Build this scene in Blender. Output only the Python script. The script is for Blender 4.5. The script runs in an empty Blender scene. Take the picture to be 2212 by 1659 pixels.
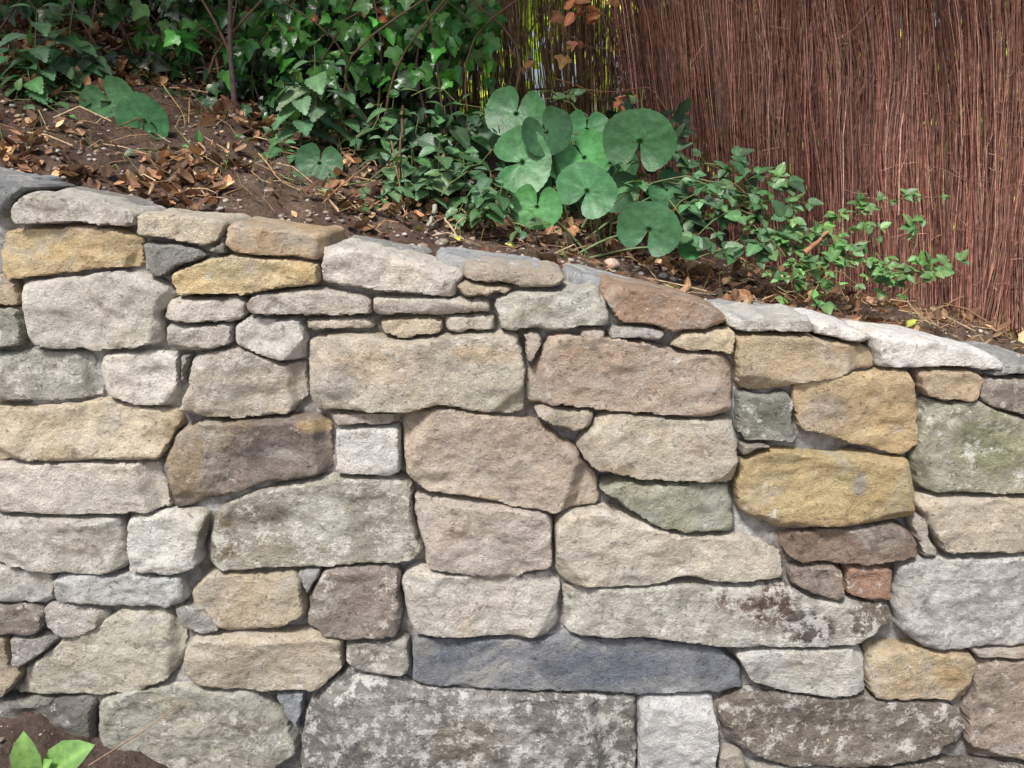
import bpy, math, random, bmesh
import numpy as np
from mathutils import Vector, Matrix
from mathutils.geometry import delaunay_2d_cdt
random.seed(7); rng=np.random.default_rng(7)
scene=bpy.context.scene
scene.view_settings.view_transform='Standard'
scene.view_settings.look='None'
scene.view_settings.exposure=0

# ------------------------------------------------------------------ survey frame
FPX=2012.0; PITCH=math.radians(13.4); CZ=1.5; CY=-2.0
def at(u,v,y=-0.02):
    """world point on the vertical plane y=const for a traced photo measurement"""
    a=(u-1106)/FPX; b=(829.5-v)/FPX
    dx=a; dy=math.cos(PITCH)+b*math.sin(PITCH); dz=-math.sin(PITCH)+b*math.cos(PITCH)
    t=(y-CY)/dy
    return np.array([dx*t,y,CZ+dz*t])
def s2l(c):
    c=np.asarray(c,float)/255.0
    return np.where(c<=0.04045,c/12.92,((c+0.055)/1.055)**2.4)

# ------------------------------------------------------------------ noise
def _h(ix,iy,iz,s):
    n=(ix*374761393+iy*668265263+iz*2147483647+s*1274126177)&0xFFFFFFFF
    n=((n^(n>>13))*1274126177)&0xFFFFFFFF
    n=n^(n>>16)
    return (n&0xFFFFFF)/float(0xFFFFFF)
def vn(p,s=0):
    p=np.asarray(p,float); i=np.floor(p).astype(np.int64); f=p-i; f=f*f*(3-2*f)
    r=0
    for a in (0,1):
        for b in (0,1):
            for c in (0,1):
                w=(f[:,0] if a else 1-f[:,0])*(f[:,1] if b else 1-f[:,1])*(f[:,2] if c else 1-f[:,2])
                r=r+w*_h(i[:,0]+a,i[:,1]+b,i[:,2]+c,s)
    return r*2-1
def fbm(p,s=0,o=4):
    r=0;a=1;t=0
    for k in range(o):
        r=r+a*vn(p*(2**k)+k*17.3,s+k); t+=a; a*=0.5
    return r/t*1.4

# ------------------------------------------------------------------ mesh helpers
def mesh_obj(name,V,F,C=None,mat=None,smooth=True,parent=None,extra=None):
    V=np.asarray(V,np.float32).reshape(-1,3); F=np.asarray(F,np.int32).reshape(-1,3)
    me=bpy.data.meshes.new(name)
    me.vertices.add(len(V)); me.vertices.foreach_set('co',V.ravel())
    me.loops.add(F.size); me.loops.foreach_set('vertex_index',F.ravel())
    me.polygons.add(len(F))
    me.polygons.foreach_set('loop_start',np.arange(0,F.size,3,dtype=np.int32))
    me.polygons.foreach_set('loop_total',np.full(len(F),3,np.int32))
    me.polygons.foreach_set('use_smooth',np.full(len(F),smooth,dtype=bool))
    me.update(calc_edges=True)
    def attr(nm,c):
        c=np.asarray(c,np.float32)
        if c.shape[1]==3: c=np.concatenate([c,np.ones((len(c),1),np.float32)],1)
        at_=me.color_attributes.new(nm,'FLOAT_COLOR','POINT'); at_.data.foreach_set('color',c.ravel())
    if C is not None: attr('Col',C)
    if extra:
        for k,v in extra.items(): attr(k,v)
    me.validate()
    ob=bpy.data.objects.new(name,me); scene.collection.objects.link(ob)
    if mat: me.materials.append(mat)
    if parent: ob.parent=parent
    return ob
class Acc:
    def __init__(s): s.V=[];s.F=[];s.C=[];s.n=0
    def add(s,V,F,C):
        s.V.append(V);s.F.append(F+s.n);s.C.append(C);s.n+=len(V)
    def obj(s,name,mat,parent=None,smooth=True):
        return mesh_obj(name,np.concatenate(s.V),np.concatenate(s.F),np.concatenate(s.C),mat,smooth,parent)
def nrm(a): return a/np.maximum(np.linalg.norm(a,axis=-1,keepdims=True),1e-9)
def leaves(acc,T,P,D,N,S,COL):
    tv,tf,ts=T; P=np.atleast_2d(P);D=nrm(np.atleast_2d(D));N=np.atleast_2d(N)
    N=nrm(N-D*(N*D).sum(1,keepdims=True)); X=np.cross(D,N)
    n=len(P);S=np.asarray(S).reshape(n,1,1)
    V=P[:,None,:]+S*(tv[None,:,0:1]*X[:,None,:]+tv[None,:,1:2]*D[:,None,:]+tv[None,:,2:3]*N[:,None,:])
    F=(tf[None]+(np.arange(n)*len(tv))[:,None,None]).reshape(-1,3)
    C=np.asarray(COL).reshape(n,1,3)*ts[None,:,None]
    acc.add(V.reshape(-1,3),F,C.reshape(-1,3))
def tubes(acc,P,R,COL,sides=4):
    n,K,_=P.shape
    T=np.gradient(P,axis=1) if K>2 else np.repeat((P[:,1:]-P[:,:1]),2,axis=1)
    T=nrm(T); up=np.where(np.abs(T[...,2:3])>0.8,np.array([0,1.,0]),np.array([0,0,1.]))
    A=nrm(np.cross(T,up));B=np.cross(T,A)
    an=np.arange(sides)*2*math.pi/sides
    V=P[:,:,None,:]+R[:,:,None,None]*(np.cos(an)[None,None,:,None]*A[:,:,None,:]+np.sin(an)[None,None,:,None]*B[:,:,None,:])
    f=[]
    for k in range(K-1):
        for j in range(sides):
            a=k*sides+j;b=k*sides+(j+1)%sides;c=a+sides;d=b+sides
            f+= [(a,b,d),(a,d,c)]
    f=np.array(f); F=(f[None]+(np.arange(n)*K*sides)[:,None,None]).reshape(-1,3)
    C=np.repeat(np.asarray(COL).reshape(n,1,3),K*sides,1)
    acc.add(V.reshape(-1,3),F,C.reshape(-1,3))
def spline(pts,K):
    pts=np.asarray(pts,float)
    q=np.concatenate([[2*pts[0]-pts[1]],pts,[2*pts[-1]-pts[-2]]])
    out=[]
    for t in np.linspace(0,len(pts)-1-1e-6,K):
        i=int(t);f=t-i;p0,p1,p2,p3=q[i:i+4]
        out.append(0.5*((2*p1)+(-p0+p2)*f+(2*p0-5*p1+4*p2-p3)*f*f+(-p0+3*p1-3*p2+p3)*f**3))
    return np.array(out)

# ------------------------------------------------------------------ materials
def newmat(name):
    m=bpy.data.materials.new(name);m.use_nodes=True;nt=m.node_tree
    return m,nt,nt.nodes,nt.links,nt.nodes['Principled BSDF']
def mnode(nt,op,a,b=None,c=None,clamp=False):
    n=nt.nodes.new('ShaderNodeMath');n.operation=op;n.use_clamp=clamp
    for i,x in enumerate((a,b,c)):
        if x is None: continue
        if isinstance(x,(int,float)): n.inputs[i].default_value=x
        else: nt.links.new(x,n.inputs[i])
    return n.outputs[0]
def noise(nt,vec,scale,detail=4,rough=0.6,dist=0):
    n=nt.nodes.new('ShaderNodeTexNoise');n.inputs['Scale'].default_value=scale;n.inputs['Detail'].default_value=detail
    n.inputs['Roughness'].default_value=rough;n.inputs['Distortion'].default_value=dist
    nt.links.new(vec,n.inputs['Vector']);return n.outputs['Fac']
def ramp(nt,fac,a,b,lo=0,hi=1):
    n=nt.nodes.new('ShaderNodeMapRange');nt.links.new(fac,n.inputs[0])
    for i,x in zip((1,2,3,4),(a,b,lo,hi)):
        if isinstance(x,(int,float)): n.inputs[i].default_value=x
        else: nt.links.new(x,n.inputs[i])
    return n.outputs[0]
def mix(nt,f,a,b,mode='MIX'):
    n=nt.nodes.new('ShaderNodeMix');n.data_type='RGBA';n.blend_type=mode
    for i,x in ((0,f),(6,a),(7,b)):
        if isinstance(x,(int,float)): n.inputs[i].default_value=x
        elif isinstance(x,(tuple,list,np.ndarray)): n.inputs[i].default_value=(*x[:3],1)
        else: nt.links.new(x,n.inputs[i])
    return n.outputs[2]
def bump(nt,h,strength,dist,nrmin=None):
    b=nt.nodes.new('ShaderNodeBump');b.inputs['Strength'].default_value=strength;b.inputs['Distance'].default_value=dist
    nt.links.new(h,b.inputs['Height'])
    if nrmin: nt.links.new(nrmin,b.inputs['Normal'])
    return b.outputs[0]
def attrn(nt,nm):
    a=nt.nodes.new('ShaderNodeAttribute');a.attribute_name=nm;return a
def scalec(nt,c,k):
    vm=nt.nodes.new('ShaderNodeVectorMath');vm.operation='SCALE';nt.links.new(c,vm.inputs[0]);nt.links.new(k,vm.inputs['Scale']);return vm.outputs[0]

def stone_material():
    m,nt,N,L,B=newmat('stone')
    tc=N.new('ShaderNodeTexCoord');oi=N.new('ShaderNodeObjectInfo')
    add=N.new('ShaderNodeVectorMath');add.operation='MULTIPLY_ADD'
    L.new(oi.outputs['Random'],add.inputs[0]);add.inputs[1].default_value=(37,53,71);L.new(tc.outputs['Object'],add.inputs[2])
    v=add.outputs[0]
    col=attrn(nt,'Col').outputs['Color']; aux=attrn(nt,'Aux')
    sp=N.new('ShaderNodeSeparateColor');L.new(aux.outputs['Color'],sp.inputs[0])
    n1=noise(nt,v,8,4,0.6,0.6); n2=noise(nt,v,30,8,0.76); n3=noise(nt,v,260,2,0.8)
    n4=noise(nt,v,14,5,0.72,0.8); n5=noise(nt,v,26,6,0.8)
    k=ramp(nt,n1,0.3,0.7,0.86,1.12); k=mnode(nt,'MULTIPLY',k,ramp(nt,n2,0.3,0.7,0.76,1.18)); k=mnode(nt,'MULTIPLY',k,ramp(nt,n3,0.25,0.75,0.76,1.24))
    c=scalec(nt,col,k)
    g1=noise(nt,v,6.3,5,0.7,1.0)
    c=mix(nt,ramp(nt,g1,0.53,0.68,0,0.5),c,mix(nt,1.0,c,(1.0,0.90,0.76),'MULTIPLY'))
    c=mix(nt,ramp(nt,g1,0.48,0.34,0,0.55),c,s2l((192,189,182)))
    dm=ramp(nt,mnode(nt,'ADD',n4,mnode(nt,'MULTIPLY',sp.outputs[0],0.35)),0.60,0.74,0,0.65)
    c=mix(nt,dm,c,s2l((100,92,84)))
    gm=ramp(nt,mnode(nt,'ADD',noise(nt,v,9,5,0.7),mnode(nt,'MULTIPLY',sp.outputs[2],0.35)),0.62,0.80,0,0.55)
    c=mix(nt,gm,c,s2l((126,132,92)))
    lm=ramp(nt,mnode(nt,'ADD',n5,mnode(nt,'MULTIPLY',sp.outputs[1],0.28)),0.61,0.67,0,0.75)
    c=mix(nt,lm,c,s2l((222,220,213)))
    pit=ramp(nt,noise(nt,v,72,5,0.72),0.33,0.40,0.0,1.0)
    L.new(scalec(nt,c,ramp(nt,pit,0,1,.62,1)),B.inputs['Base Color'])  # pits also darkened in the colour, as painted crevice shade
    B.inputs['Roughness'].default_value=0.92;B.inputs['Specular IOR Level'].default_value=0.2
    h=mnode(nt,'ADD',n2,mnode(nt,'MULTIPLY',n3,0.18))
    h=mnode(nt,'ADD',h,mnode(nt,'MULTIPLY',pit,0.14))
    L.new(bump(nt,h,1.0,0.020),B.inputs['Normal'])
    return m
def ground_material(name,c1,c2,scale,bs=0.8,bd=0.01,useattr=False):
    m,nt,N,L,B=newmat(name);tc=N.new('ShaderNodeTexCoord');v=tc.outputs['Object']
    n1=noise(nt,v,scale,5,0.65);n2=noise(nt,v,scale*7,5,0.7)
    c=mix(nt,ramp(nt,n1,0.35,0.65),c1,c2)
    c=mix(nt,1.0,c,mix(nt,ramp(nt,n2,0.3,0.7),(0.6,0.6,0.6),(1.35,1.35,1.35)),'MULTIPLY')
    if useattr: c=mix(nt,1.0,c,attrn(nt,'Col').outputs['Color'],'MULTIPLY')
    L.new(c,B.inputs['Base Color']);B.inputs['Roughness'].default_value=0.95;B.inputs['Specular IOR Level'].default_value=0.15
    L.new(bump(nt,n2,bs,bd*1.3),B.inputs['Normal'])
    return m
def leaf_material(name,rough=0.45,trans=0.3,tcol=(1.3,1.5,0.5),spec=0.5):
    m,nt,N,L,B=newmat(name);tc=N.new('ShaderNodeTexCoord')
    col=attrn(nt,'Col').outputs['Color'];n=noise(nt,tc.outputs['Object'],50,3,0.6)
    c=scalec(nt,col,ramp(nt,n,0.3,0.7,0.74,1.26))
    L.new(c,B.inputs['Base Color']);B.inputs['Roughness'].default_value=rough;B.inputs['Specular IOR Level'].default_value=spec
    L.new(bump(nt,n,0.4,0.006),B.inputs['Normal'])
    t=N.new('ShaderNodeBsdfTranslucent');L.new(mix(nt,1.0,c,tcol,'MULTIPLY'),t.inputs[0])
    ms=N.new('ShaderNodeMixShader');ms.inputs[0].default_value=trans;L.new(B.outputs[0],ms.inputs[1]);L.new(t.outputs[0],ms.inputs[2])
    L.new(ms.outputs[0],N['Material Output'].inputs[0]);return m
def twig_material(name,rough=0.85):
    m,nt,N,L,B=newmat(name);tc=N.new('ShaderNodeTexCoord')
    col=attrn(nt,'Col').outputs['Color'];n=noise(nt,tc.outputs['Object'],60,2,0.7)
    L.new(scalec(nt,col,ramp(nt,n,0.3,0.7,0.6,1.4)),B.inputs['Base Color']);B.inputs['Roughness'].default_value=rough;B.inputs['Specular IOR Level'].default_value=0.3
    return m
M_stone=stone_material()
M_mortar=ground_material('mortar',s2l((176,176,177)),s2l((120,115,110)),9,0.9,0.008)
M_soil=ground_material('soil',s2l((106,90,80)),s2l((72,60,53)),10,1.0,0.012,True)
M_grass=ground_material('lawn',s2l((150,170,60)),s2l((110,140,50)),2,1.0,0.03)
M_leaf=leaf_material('leaf_green',.46,.18)
M_gloss=leaf_material('leaf_glossy',0.30,0.15,spec=0.6)
M_far=leaf_material('leaf_backlit',0.6,0.35,(1.4,1.4,0.7))
M_dead=leaf_material('leaf_dead',0.8,0.15,(1.2,1.0,0.6),0.2)
M_twig=twig_material('twig_bark')

# ------------------------------------------------------------------ stone wall
wall=bpy.data.objects.new('dry_stone_wall',None);scene.collection.objects.link(wall)
ST=[
([(0,392),(60,403),(28,432),(14,462),(-30,470),(-30,392)],(145,148,150),(0,.1,0),1),
([(18,455),(50,420),(150,425),(285,462),(292,488),(200,478),(120,486),(40,485)],(204,198,186),(0,.2,0),1),
([(290,460),(420,472),(482,485),(470,525),(430,530),(296,512)],(212,200,172),(0,0,0),1),
([(6,505),(80,490),(190,488),(300,518),(311,575),(170,590),(90,600),(10,606),(0,550)],(214,186,134),(0,0,0),0),
([(306,522),(370,528),(452,550),(380,577),(335,598),(314,585)],(150,150,146),(0,0,0),0),
([(485,488),(560,490),(700,510),(712,540),(690,563),(560,552),(480,532)],(198,170,132),(.1,0,0),1),
([(374,588),(450,562),(600,555),(690,570),(686,608),(560,628),(470,640),(380,642)],(218,196,146),(0,0,0),0),
([(700,532),(780,540),(880,560),(997,596),(977,641),(850,628),(695,608),(691,570)],(218,210,198),(0,.1,0),1),
([(1003,574),(1100,580),(1216,600),(1205,622),(1100,615),(1005,600)],(192,178,158),(0,0,0),1),
([(985,616),(1108,620),(1100,638),(1010,640)],(190,172,142),(0,0,0),0),
([(36,622),(60,605),(240,585),(330,603),(385,640),(345,680),(362,735),(280,755),(100,755),(75,735),(50,680)],(206,201,188),(0,.2,0),0),
([(-30,600),(30,610),(45,655),(-30,665)],(190,168,134),(0,0,0),0),
([(-30,667),(45,668),(48,745),(0,758),(-30,758)],(160,160,148),(.1,.4,.1),0),
([(343,690),(365,645),(500,640),(532,655),(520,692),(440,700)],(214,205,192),(0,.1,0),0),
([(525,655),(560,635),(690,630),(800,650),(801,680),(600,680),(540,675)],(192,183,170),(.1,.1,0),0),
([(804,645),(930,650),(1055,648),(1059,676),(950,680),(805,678)],(214,206,192),(0,0,0),0),
([(1070,640),(1100,632),(1200,626),(1290,628),(1310,650),(1313,702),(1200,712),(1085,712),(1072,680)],(194,192,176),(0,.3,.05),0),
([(1300,642),(1312,615),(1400,626),(1530,660),(1571,690),(1520,712),(1430,713),(1340,690)],(178,148,122),(.1,0,0),1),
([(659,690),(800,688),(812,710),(720,715),(660,713)],(208,196,176),(0,0,0),0),
([(814,695),(900,685),(957,695),(950,715),(870,738),(830,725)],(206,191,160),(0,0,0),0),
([(958,688),(1070,680),(1073,715),(990,722),(960,712)],(204,196,180),(0,0,0),0),
([(1249,713),(1311,713),(1311,737),(1250,733)],(194,180,166),(0,0,0),0),
([(1312,714),(1400,705),(1437,718),(1420,733),(1320,733)],(182,179,172),(0,0,0),0),
([(358,703),(480,700),(500,705),(497,738),(440,758),(370,760)],(196,190,180),(0,.3,0),0),
([(503,702),(520,690),(650,688),(661,710),(662,775),(600,781),(560,770),(505,737)],(224,219,210),(0,0,0),0),
([(-30,760),(180,757),(205,780),(208,820),(217,860),(100,868),(-30,864)],(174,172,161),(.1,.35,.05),0),
([(202,790),(230,765),(300,757),(387,765),(385,880),(290,880),(225,850)],(219,214,203),(0,.1,0),0),
([(412,768),(500,757),(600,782),(661,786),(663,850),(615,893),(530,910),(384,888),(402,840)],(196,188,173),(0,.2,0),0),
([(664,740),(720,716),(900,738),(1000,722),(1122,720),(1134,770),(1131,885),(1090,894),(980,872),(880,885),(800,891),(690,885),(664,840)],(200,192,173),(0,.15,.05),0),
([(1128,716),(1160,714),(1174,745),(1145,788),(1134,760)],(194,184,168),(0,0,0),0),
([(1180,724),(1350,728),(1440,755),(1560,763),(1589,790),(1589,882),(1540,904),(1400,892),(1138,868),(1134,830),(1160,775)],(192,172,150),(.1,.1,0),0),
([(1453,747),(1480,722),(1586,716),(1586,763),(1480,758)],(210,193,157),(0,0,0),0),
([(1589,730),(1640,722),(1850,742),(1897,775),(1892,800),(1780,820),(1640,849),(1589,836)],(192,171,136),(0,0,0),0),
([(1573,688),(1750,690),(1766,715),(1620,722),(1580,712)],(206,203,195),(0,.2,0),1),
([(1765,703),(1800,702),(1892,733),(1840,744),(1770,727)],(238,236,231),(0,0,0),1),  # sun patch painted in: whole stone made paler
([(1896,748),(1885,725),(2030,738),(2177,785),(2165,803),(2020,795),(1900,792)],(238,236,230),(0,0,0),1),  # near-white colour stands in for sunlight on this coping stone
([(1980,800),(2100,799),(2127,820),(2100,868),(2030,864),(1983,838)],(198,175,140),(0,0,0),0),
([(2128,820),(2240,812),(2240,900),(2140,882),(2114,855)],(156,146,132),(.1,.2,0),0),
([(2180,790),(2250,795),(2250,812),(2140,814),(2135,805)],(160,160,156),(0,.1,0),1),
([(1708,835),(1740,812),(1960,798),(1982,830),(1992,960),(1962,987),(1850,960),(1730,926),(1711,880)],(206,180,136),(0,0,.05),0),
([(1597,850),(1700,847),(1716,870),(1712,956),(1610,953),(1591,930)],(140,142,131),(.1,.25,.15),0),
([(2000,868),(2120,866),(2200,905),(2250,920),(2250,1066),(2050,1066),(1988,1050),(1980,960)],(172,170,148),(.1,.2,.25),0),
([(-30,885),(100,878),(200,866),(375,885),(387,920),(357,975),(330,997),(120,997),(-30,1000)],(220,206,174),(0,0,0),0),
([(370,938),(450,912),(640,905),(715,910),(722,1010),(650,1035),(540,1052),(370,1108),(362,1060),(350,1010)],(142,130,119),(.05,0,0),0),
([(708,893),(800,888),(865,892),(866,916),(720,920)],(190,177,158),(0,0,0),0),
([(720,937),(750,925),(864,925),(867,1020),(845,1032),(723,1027)],(228,227,221),(0,.1,0),0),
([(869,902),(940,878),(1010,893),(1150,915),(1250,980),(1291,1045),(1293,1098),(1190,1106),(1050,1085),(930,1060),(875,1022),(866,950)],(198,182,160),(0,0,0),0),
([(1155,882),(1282,893),(1277,922),(1240,930),(1165,898)],(186,174,156),(0,0,0),0),
([(1249,962),(1290,903),(1400,899),(1580,908),(1594,950),(1592,1020),(1570,1042),(1400,1032),(1265,1000)],(200,191,168),(0,.1,.02),0),
([(1598,1000),(1640,973),(1800,983),(1962,1000),(1974,1040),(1972,1112),(1850,1132),(1680,1137),(1600,1103),(1586,1050)],(194,171,121),(0,0,.02),0),
([(1293,1054),(1340,1042),(1576,1045),(1584,1152),(1480,1153),(1420,1132),(1360,1092)],(170,172,153),(0,.1,.15),0),
([(1978,1080),(2100,1076),(2250,1078),(2250,1192),(2040,1186),(2010,1150)],(204,192,165),(0,.1,0),0),
([(-30,1000),(200,996),(340,1001),(362,1050),(360,1102),(330,1111),(150,1111),(-30,1108)],(214,206,192),(0,.05,0),0),
([(-30,1120),(250,1117),(272,1150),(281,1215),(250,1239),(120,1236),(-30,1214)],(196,192,181),(0,.25,0),0),
([(273,1122),(300,1112),(440,1111),(448,1150),(432,1215),(370,1243),(285,1236),(272,1180)],(222,220,212),(0,.1,0),0),
([(475,1103),(570,1060),(700,1038),(850,1030),(885,1060),(892,1130),(915,1195),(870,1216),(650,1226),(470,1246),(438,1210),(455,1140)],(174,169,152),(.1,.35,.1),0),
([(893,1078),(1050,1084),(1180,1108),(1197,1150),(1187,1220),(1100,1250),(930,1230),(905,1160),(893,1110)],(196,184,171),(0,.1,0),0),
([(1197,1140),(1215,1109),(1290,1098),(1420,1145),(1600,1160),(1682,1185),(1687,1240),(1600,1256),(1470,1240),(1380,1266),(1240,1268),(1205,1240)],(206,198,178),(0,.15,0),0),
([(1658,1156),(1780,1140),(1920,1133),(1983,1160),(1983,1200),(1860,1221),(1720,1210)],(146,128,112),(.15,0,0),0),
([(1975,1118),(2002,1112),(2022,1200),(1995,1206),(1978,1160)],(188,182,168),(0,0,0),0),
([(-30,1228),(100,1224),(117,1260),(106,1302),(-30,1306)],(202,202,198),(0,.3,0),0),
([(111,1258),(130,1240),(260,1238),(390,1243),(402,1290),(380,1311),(120,1305)],(190,194,193),(0,.3,0),0),
([(412,1290),(430,1262),(460,1243),(640,1237),(650,1262),(662,1325),(600,1354),(480,1366),(415,1315)],(198,184,154),(0,.05,0),0),
([(664,1300),(700,1238),(830,1226),(864,1250),(863,1340),(850,1380),(700,1377),(668,1350)],(156,144,133),(.2,.2,0),0),
([(863,1262),(900,1234),(1050,1238),(1180,1233),(1209,1260),(1209,1345),(1170,1376),(900,1371),(883,1330)],(206,200,190),(0,.25,0),0),
([(1213,1272),(1300,1262),(1450,1268),(1650,1253),(1690,1262),(1760,1298),(1920,1308),(1932,1345),(1850,1386),(1750,1397),(1540,1389),(1350,1371),(1218,1362)],(186,182,171),(.05,.4,0),0),
([(1706,1228),(1800,1221),(1826,1240),(1821,1300),(1760,1286),(1710,1255)],(152,138,126),(.1,0,0),0),
([(1827,1223),(1930,1231),(1936,1301),(1880,1306),(1831,1280)],(180,140,114),(0,.1,0),0),
([(1942,1225),(1980,1207),(2100,1210),(2250,1204),(2250,1402),(2000,1401),(1950,1362),(1934,1290)],(190,189,183),(0,.4,0),0),
([(-30,1310),(60,1308),(97,1330),(82,1370),(-30,1372)],(136,126,116),(.2,.1,0),0),
([(99,1312),(200,1309),(237,1335),(190,1372),(140,1387),(100,1345)],(198,193,185),(.1,.2,0),0),
([(58,1438),(130,1390),(260,1320),(350,1318),(388,1350),(402,1400),(370,1456),(300,1496),(160,1506),(28,1512)],(202,197,177),(0,.1,.02),0),
([(20,1378),(100,1375),(120,1390),(60,1436),(25,1442)],(162,157,150),(.1,.3,0),0),
([(-30,1380),(16,1378),(22,1442),(42,1460),(10,1500),(-30,1500)],(182,168,142),(.1,0,0),0),
([(401,1400),(430,1372),(560,1378),(680,1371),(738,1385),(737,1440),(690,1487),(430,1483),(402,1440)],(194,182,158),(0,.15,0),0),
([(744,1395),(880,1379),(887,1440),(870,1460),(790,1452),(746,1427)],(166,161,150),(.2,.3,0),0),
([(887,1395),(920,1376),(1240,1384),(1380,1380),(1540,1398),(1600,1448),(1607,1491),(1440,1502),(1200,1497),(1050,1490),(892,1482)],(130,136,146),(-.4,-.3,-.5),2),
([(1590,1410),(1640,1397),(1850,1399),(1869,1430),(1866,1482),(1790,1502),(1700,1490),(1620,1462)],(206,203,193),(0,.15,0),0),
([(1880,1404),(2000,1408),(2102,1420),(2097,1514),(1890,1510),(1876,1470)],(198,176,136),(0,.05,0),0),
([(2108,1430),(2250,1425),(2250,1645),(2110,1638),(2091,1590)],(172,155,136),(.1,.1,0),0),
([(665,1515),(740,1462),(790,1460),(880,1482),(1000,1496),(1370,1508),(1378,1560),(1374,1740),(655,1740),(648,1600)],(132,130,125),(.2,.4,0),0),
([(1380,1508),(1540,1506),(1547,1600),(1542,1740),(1380,1740)],(206,209,210),(0,.2,0),0),
([(1556,1530),(1600,1500),(1700,1496),(1850,1503),(2050,1520),(2087,1570),(2062,1620),(1900,1652),(1700,1647),(1570,1602)],(134,125,112),(.2,.3,0),0),
([(205,1532),(270,1490),(400,1478),(540,1495),(620,1560),(643,1622),(580,1665),(400,1690),(200,1690)],(178,177,163),(.15,.25,.05),0),
([(-30,1516),(200,1510),(205,1600),(190,1690),(-30,1690)],(122,120,112),(.25,.1,0),0),
([(1553,1625),(1600,1630),(1612,1660),(1610,1740),(1550,1740)],(178,168,150),(0,0,0),0),
([(1618,1655),(1800,1660),(1830,1740),(1618,1740)],(178,178,170),(0,.2,0),0),
([(1830,1665),(2060,1650),(2250,1655),(2250,1740),(1840,1740)],(120,112,102),(.2,.2,0),0),
([(372,1316),(440,1310),(478,1362),(440,1372),(395,1352)],(162,160,155),(0,.2,0),0),
([(640,1240),(690,1236),(662,1300),(650,1275)],(165,165,165),(0,0,0),0),
([(2098,1403),(2250,1402),(2250,1421),(2120,1422)],(178,158,132),(0,0,0),0),
([(596,1500),(660,1492),(645,1590),(620,1545)],(160,166,172),(0,0,0),0),
([(1596,955),(1700,960),(1640,972),(1600,985)],(150,140,126),(0,0,0),0),
([(388,768),(412,765),(400,830),(388,850)],(158,154,146),(0,0,0),0),
([(480,505),(486,545),(440,548),(476,520)],(146,142,136),(0,0,0),0),
]
BL=[(1590,1300,60,28,(112,88,70),.9),(1670,1305,50,60,(104,80,64),.95),(1740,1350,60,40,(78,68,58),.9),(1880,1335,50,40,(98,84,68),.8),
(690,1120,75,60,(206,206,194),.85),(470,1160,45,60,(118,104,66),.7),(880,1190,40,20,(114,100,66),.6),(560,1110,80,20,(116,106,92),.6),
(400,1000,45,110,(186,164,122),.7),(450,940,120,35,(178,157,120),.6),(680,922,45,14,(208,180,130),.8),(590,960,110,40,(124,113,106),.8),
(2140,960,70,60,(142,148,98),.6),(2060,1000,40,60,(168,168,138),.5),(820,790,90,40,(210,192,164),.7),(1050,760,80,20,(204,177,136),.6),
(720,820,60,40,(176,170,160),.6),(1060,840,90,40,(192,192,172),.6),(1290,780,90,30,(180,154,130),.6),(1480,840,90,30,(178,155,134),.6),
(1100,950,170,50,(170,153,134),.55),(960,1030,90,40,(216,202,181),.6),(1650,1420,50,30,(218,218,216),.7),(1640,1450,20,20,(124,122,124),.6),
(1530,960,60,30,(182,165,140),.6),(1330,1010,50,18,(164,143,110),.6),(1850,1040,14,24,(156,152,144),.8),(1780,890,60,40,(188,168,144),.6),
(1930,930,50,70,(210,178,126),.6),(1660,900,40,40,(126,132,116),.5),(930,1260,60,20,(216,216,211),.5),(760,1300,60,40,(136,121,113),.5),
(1030,1420,120,30,(114,124,142),.5),(1300,1440,150,40,(106,117,136),.6),(900,1400,60,20,(160,160,157),.5),(1480,1480,120,20,(152,154,154),.5),
(820,1560,120,50,(172,172,165),.35),(1010,1600,90,60,(150,137,114),.5),(1180,1600,100,60,(168,167,160),.35),(1450,1540,60,60,(214,218,220),.5),
(560,1560,60,20,(130,116,98),.5),(110,540,90,20,(204,171,114),.5),(250,540,40,30,(198,174,126),.5),(420,610,40,22,(220,184,118),.5),(640,590,40,20,(210,174,110),.5),
(600,1010,60,30,(130,122,114),.5),(180,1450,90,30,(184,178,161),.5),(2050,1460,50,25,(186,155,106),.6),(1990,1470,60,30,(206,177,127),.5),(1240,655,40,20,(214,214,207),.6)]
BLW=[(at(u,v)[[0,2]],ru*0.00103,rv*0.00110,s2l(c),s) for u,v,ru,rv,c,s in BL]

def chaikin(p,it=2,r=0.22):
    for _ in range(it):
        q=np.roll(p,-1,0); p=np.stack([p*(1-r)+q*r,p*r+q*(1-r)],1).reshape(-1,2)
    return p
def resample(p,step):
    q=np.concatenate([p,p[:1]]);d=np.linalg.norm(np.diff(q,axis=0),axis=1);s=np.concatenate([[0],np.cumsum(d)])
    n=max(12,int(s[-1]/step));t=np.linspace(0,s[-1],n,endpoint=False)
    return np.stack([np.interp(t,s,q[:,0]),np.interp(t,s,q[:,1])],1)
def normals2(p):
    t=np.roll(p,-2,0)-np.roll(p,2,0);t/=np.maximum(np.linalg.norm(t,axis=1,keepdims=True),1e-9)
    return np.stack([t[:,1],-t[:,0]],1)
def area(p): return 0.5*np.sum(p[:,0]*np.roll(p[:,1],-1)-np.roll(p[:,0],-1)*p[:,1])
def segdist(pts,poly):
    a=poly;b=np.roll(poly,-1,0);ab=b-a;L2=(ab**2).sum(1)+1e-12
    ap=pts[:,None,:]-a[None];t=np.clip((ap*ab[None]).sum(2)/L2,0,1)
    return np.sqrt((((ap-t[...,None]*ab[None])**2).sum(2)).min(1))
def inside(pts,poly):
    x,y=pts[:,0],pts[:,1];a=poly;b=np.roll(poly,-1,0);r=np.zeros(len(pts),bool)
    for (x1,y1),(x2,y2) in zip(a,b):
        if y1==y2: continue
        c=((y1>y)!=(y2>y))&(x<(x2-x1)*(y-y1)/(y2-y1)+x1); r^=c
    return r
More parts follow.
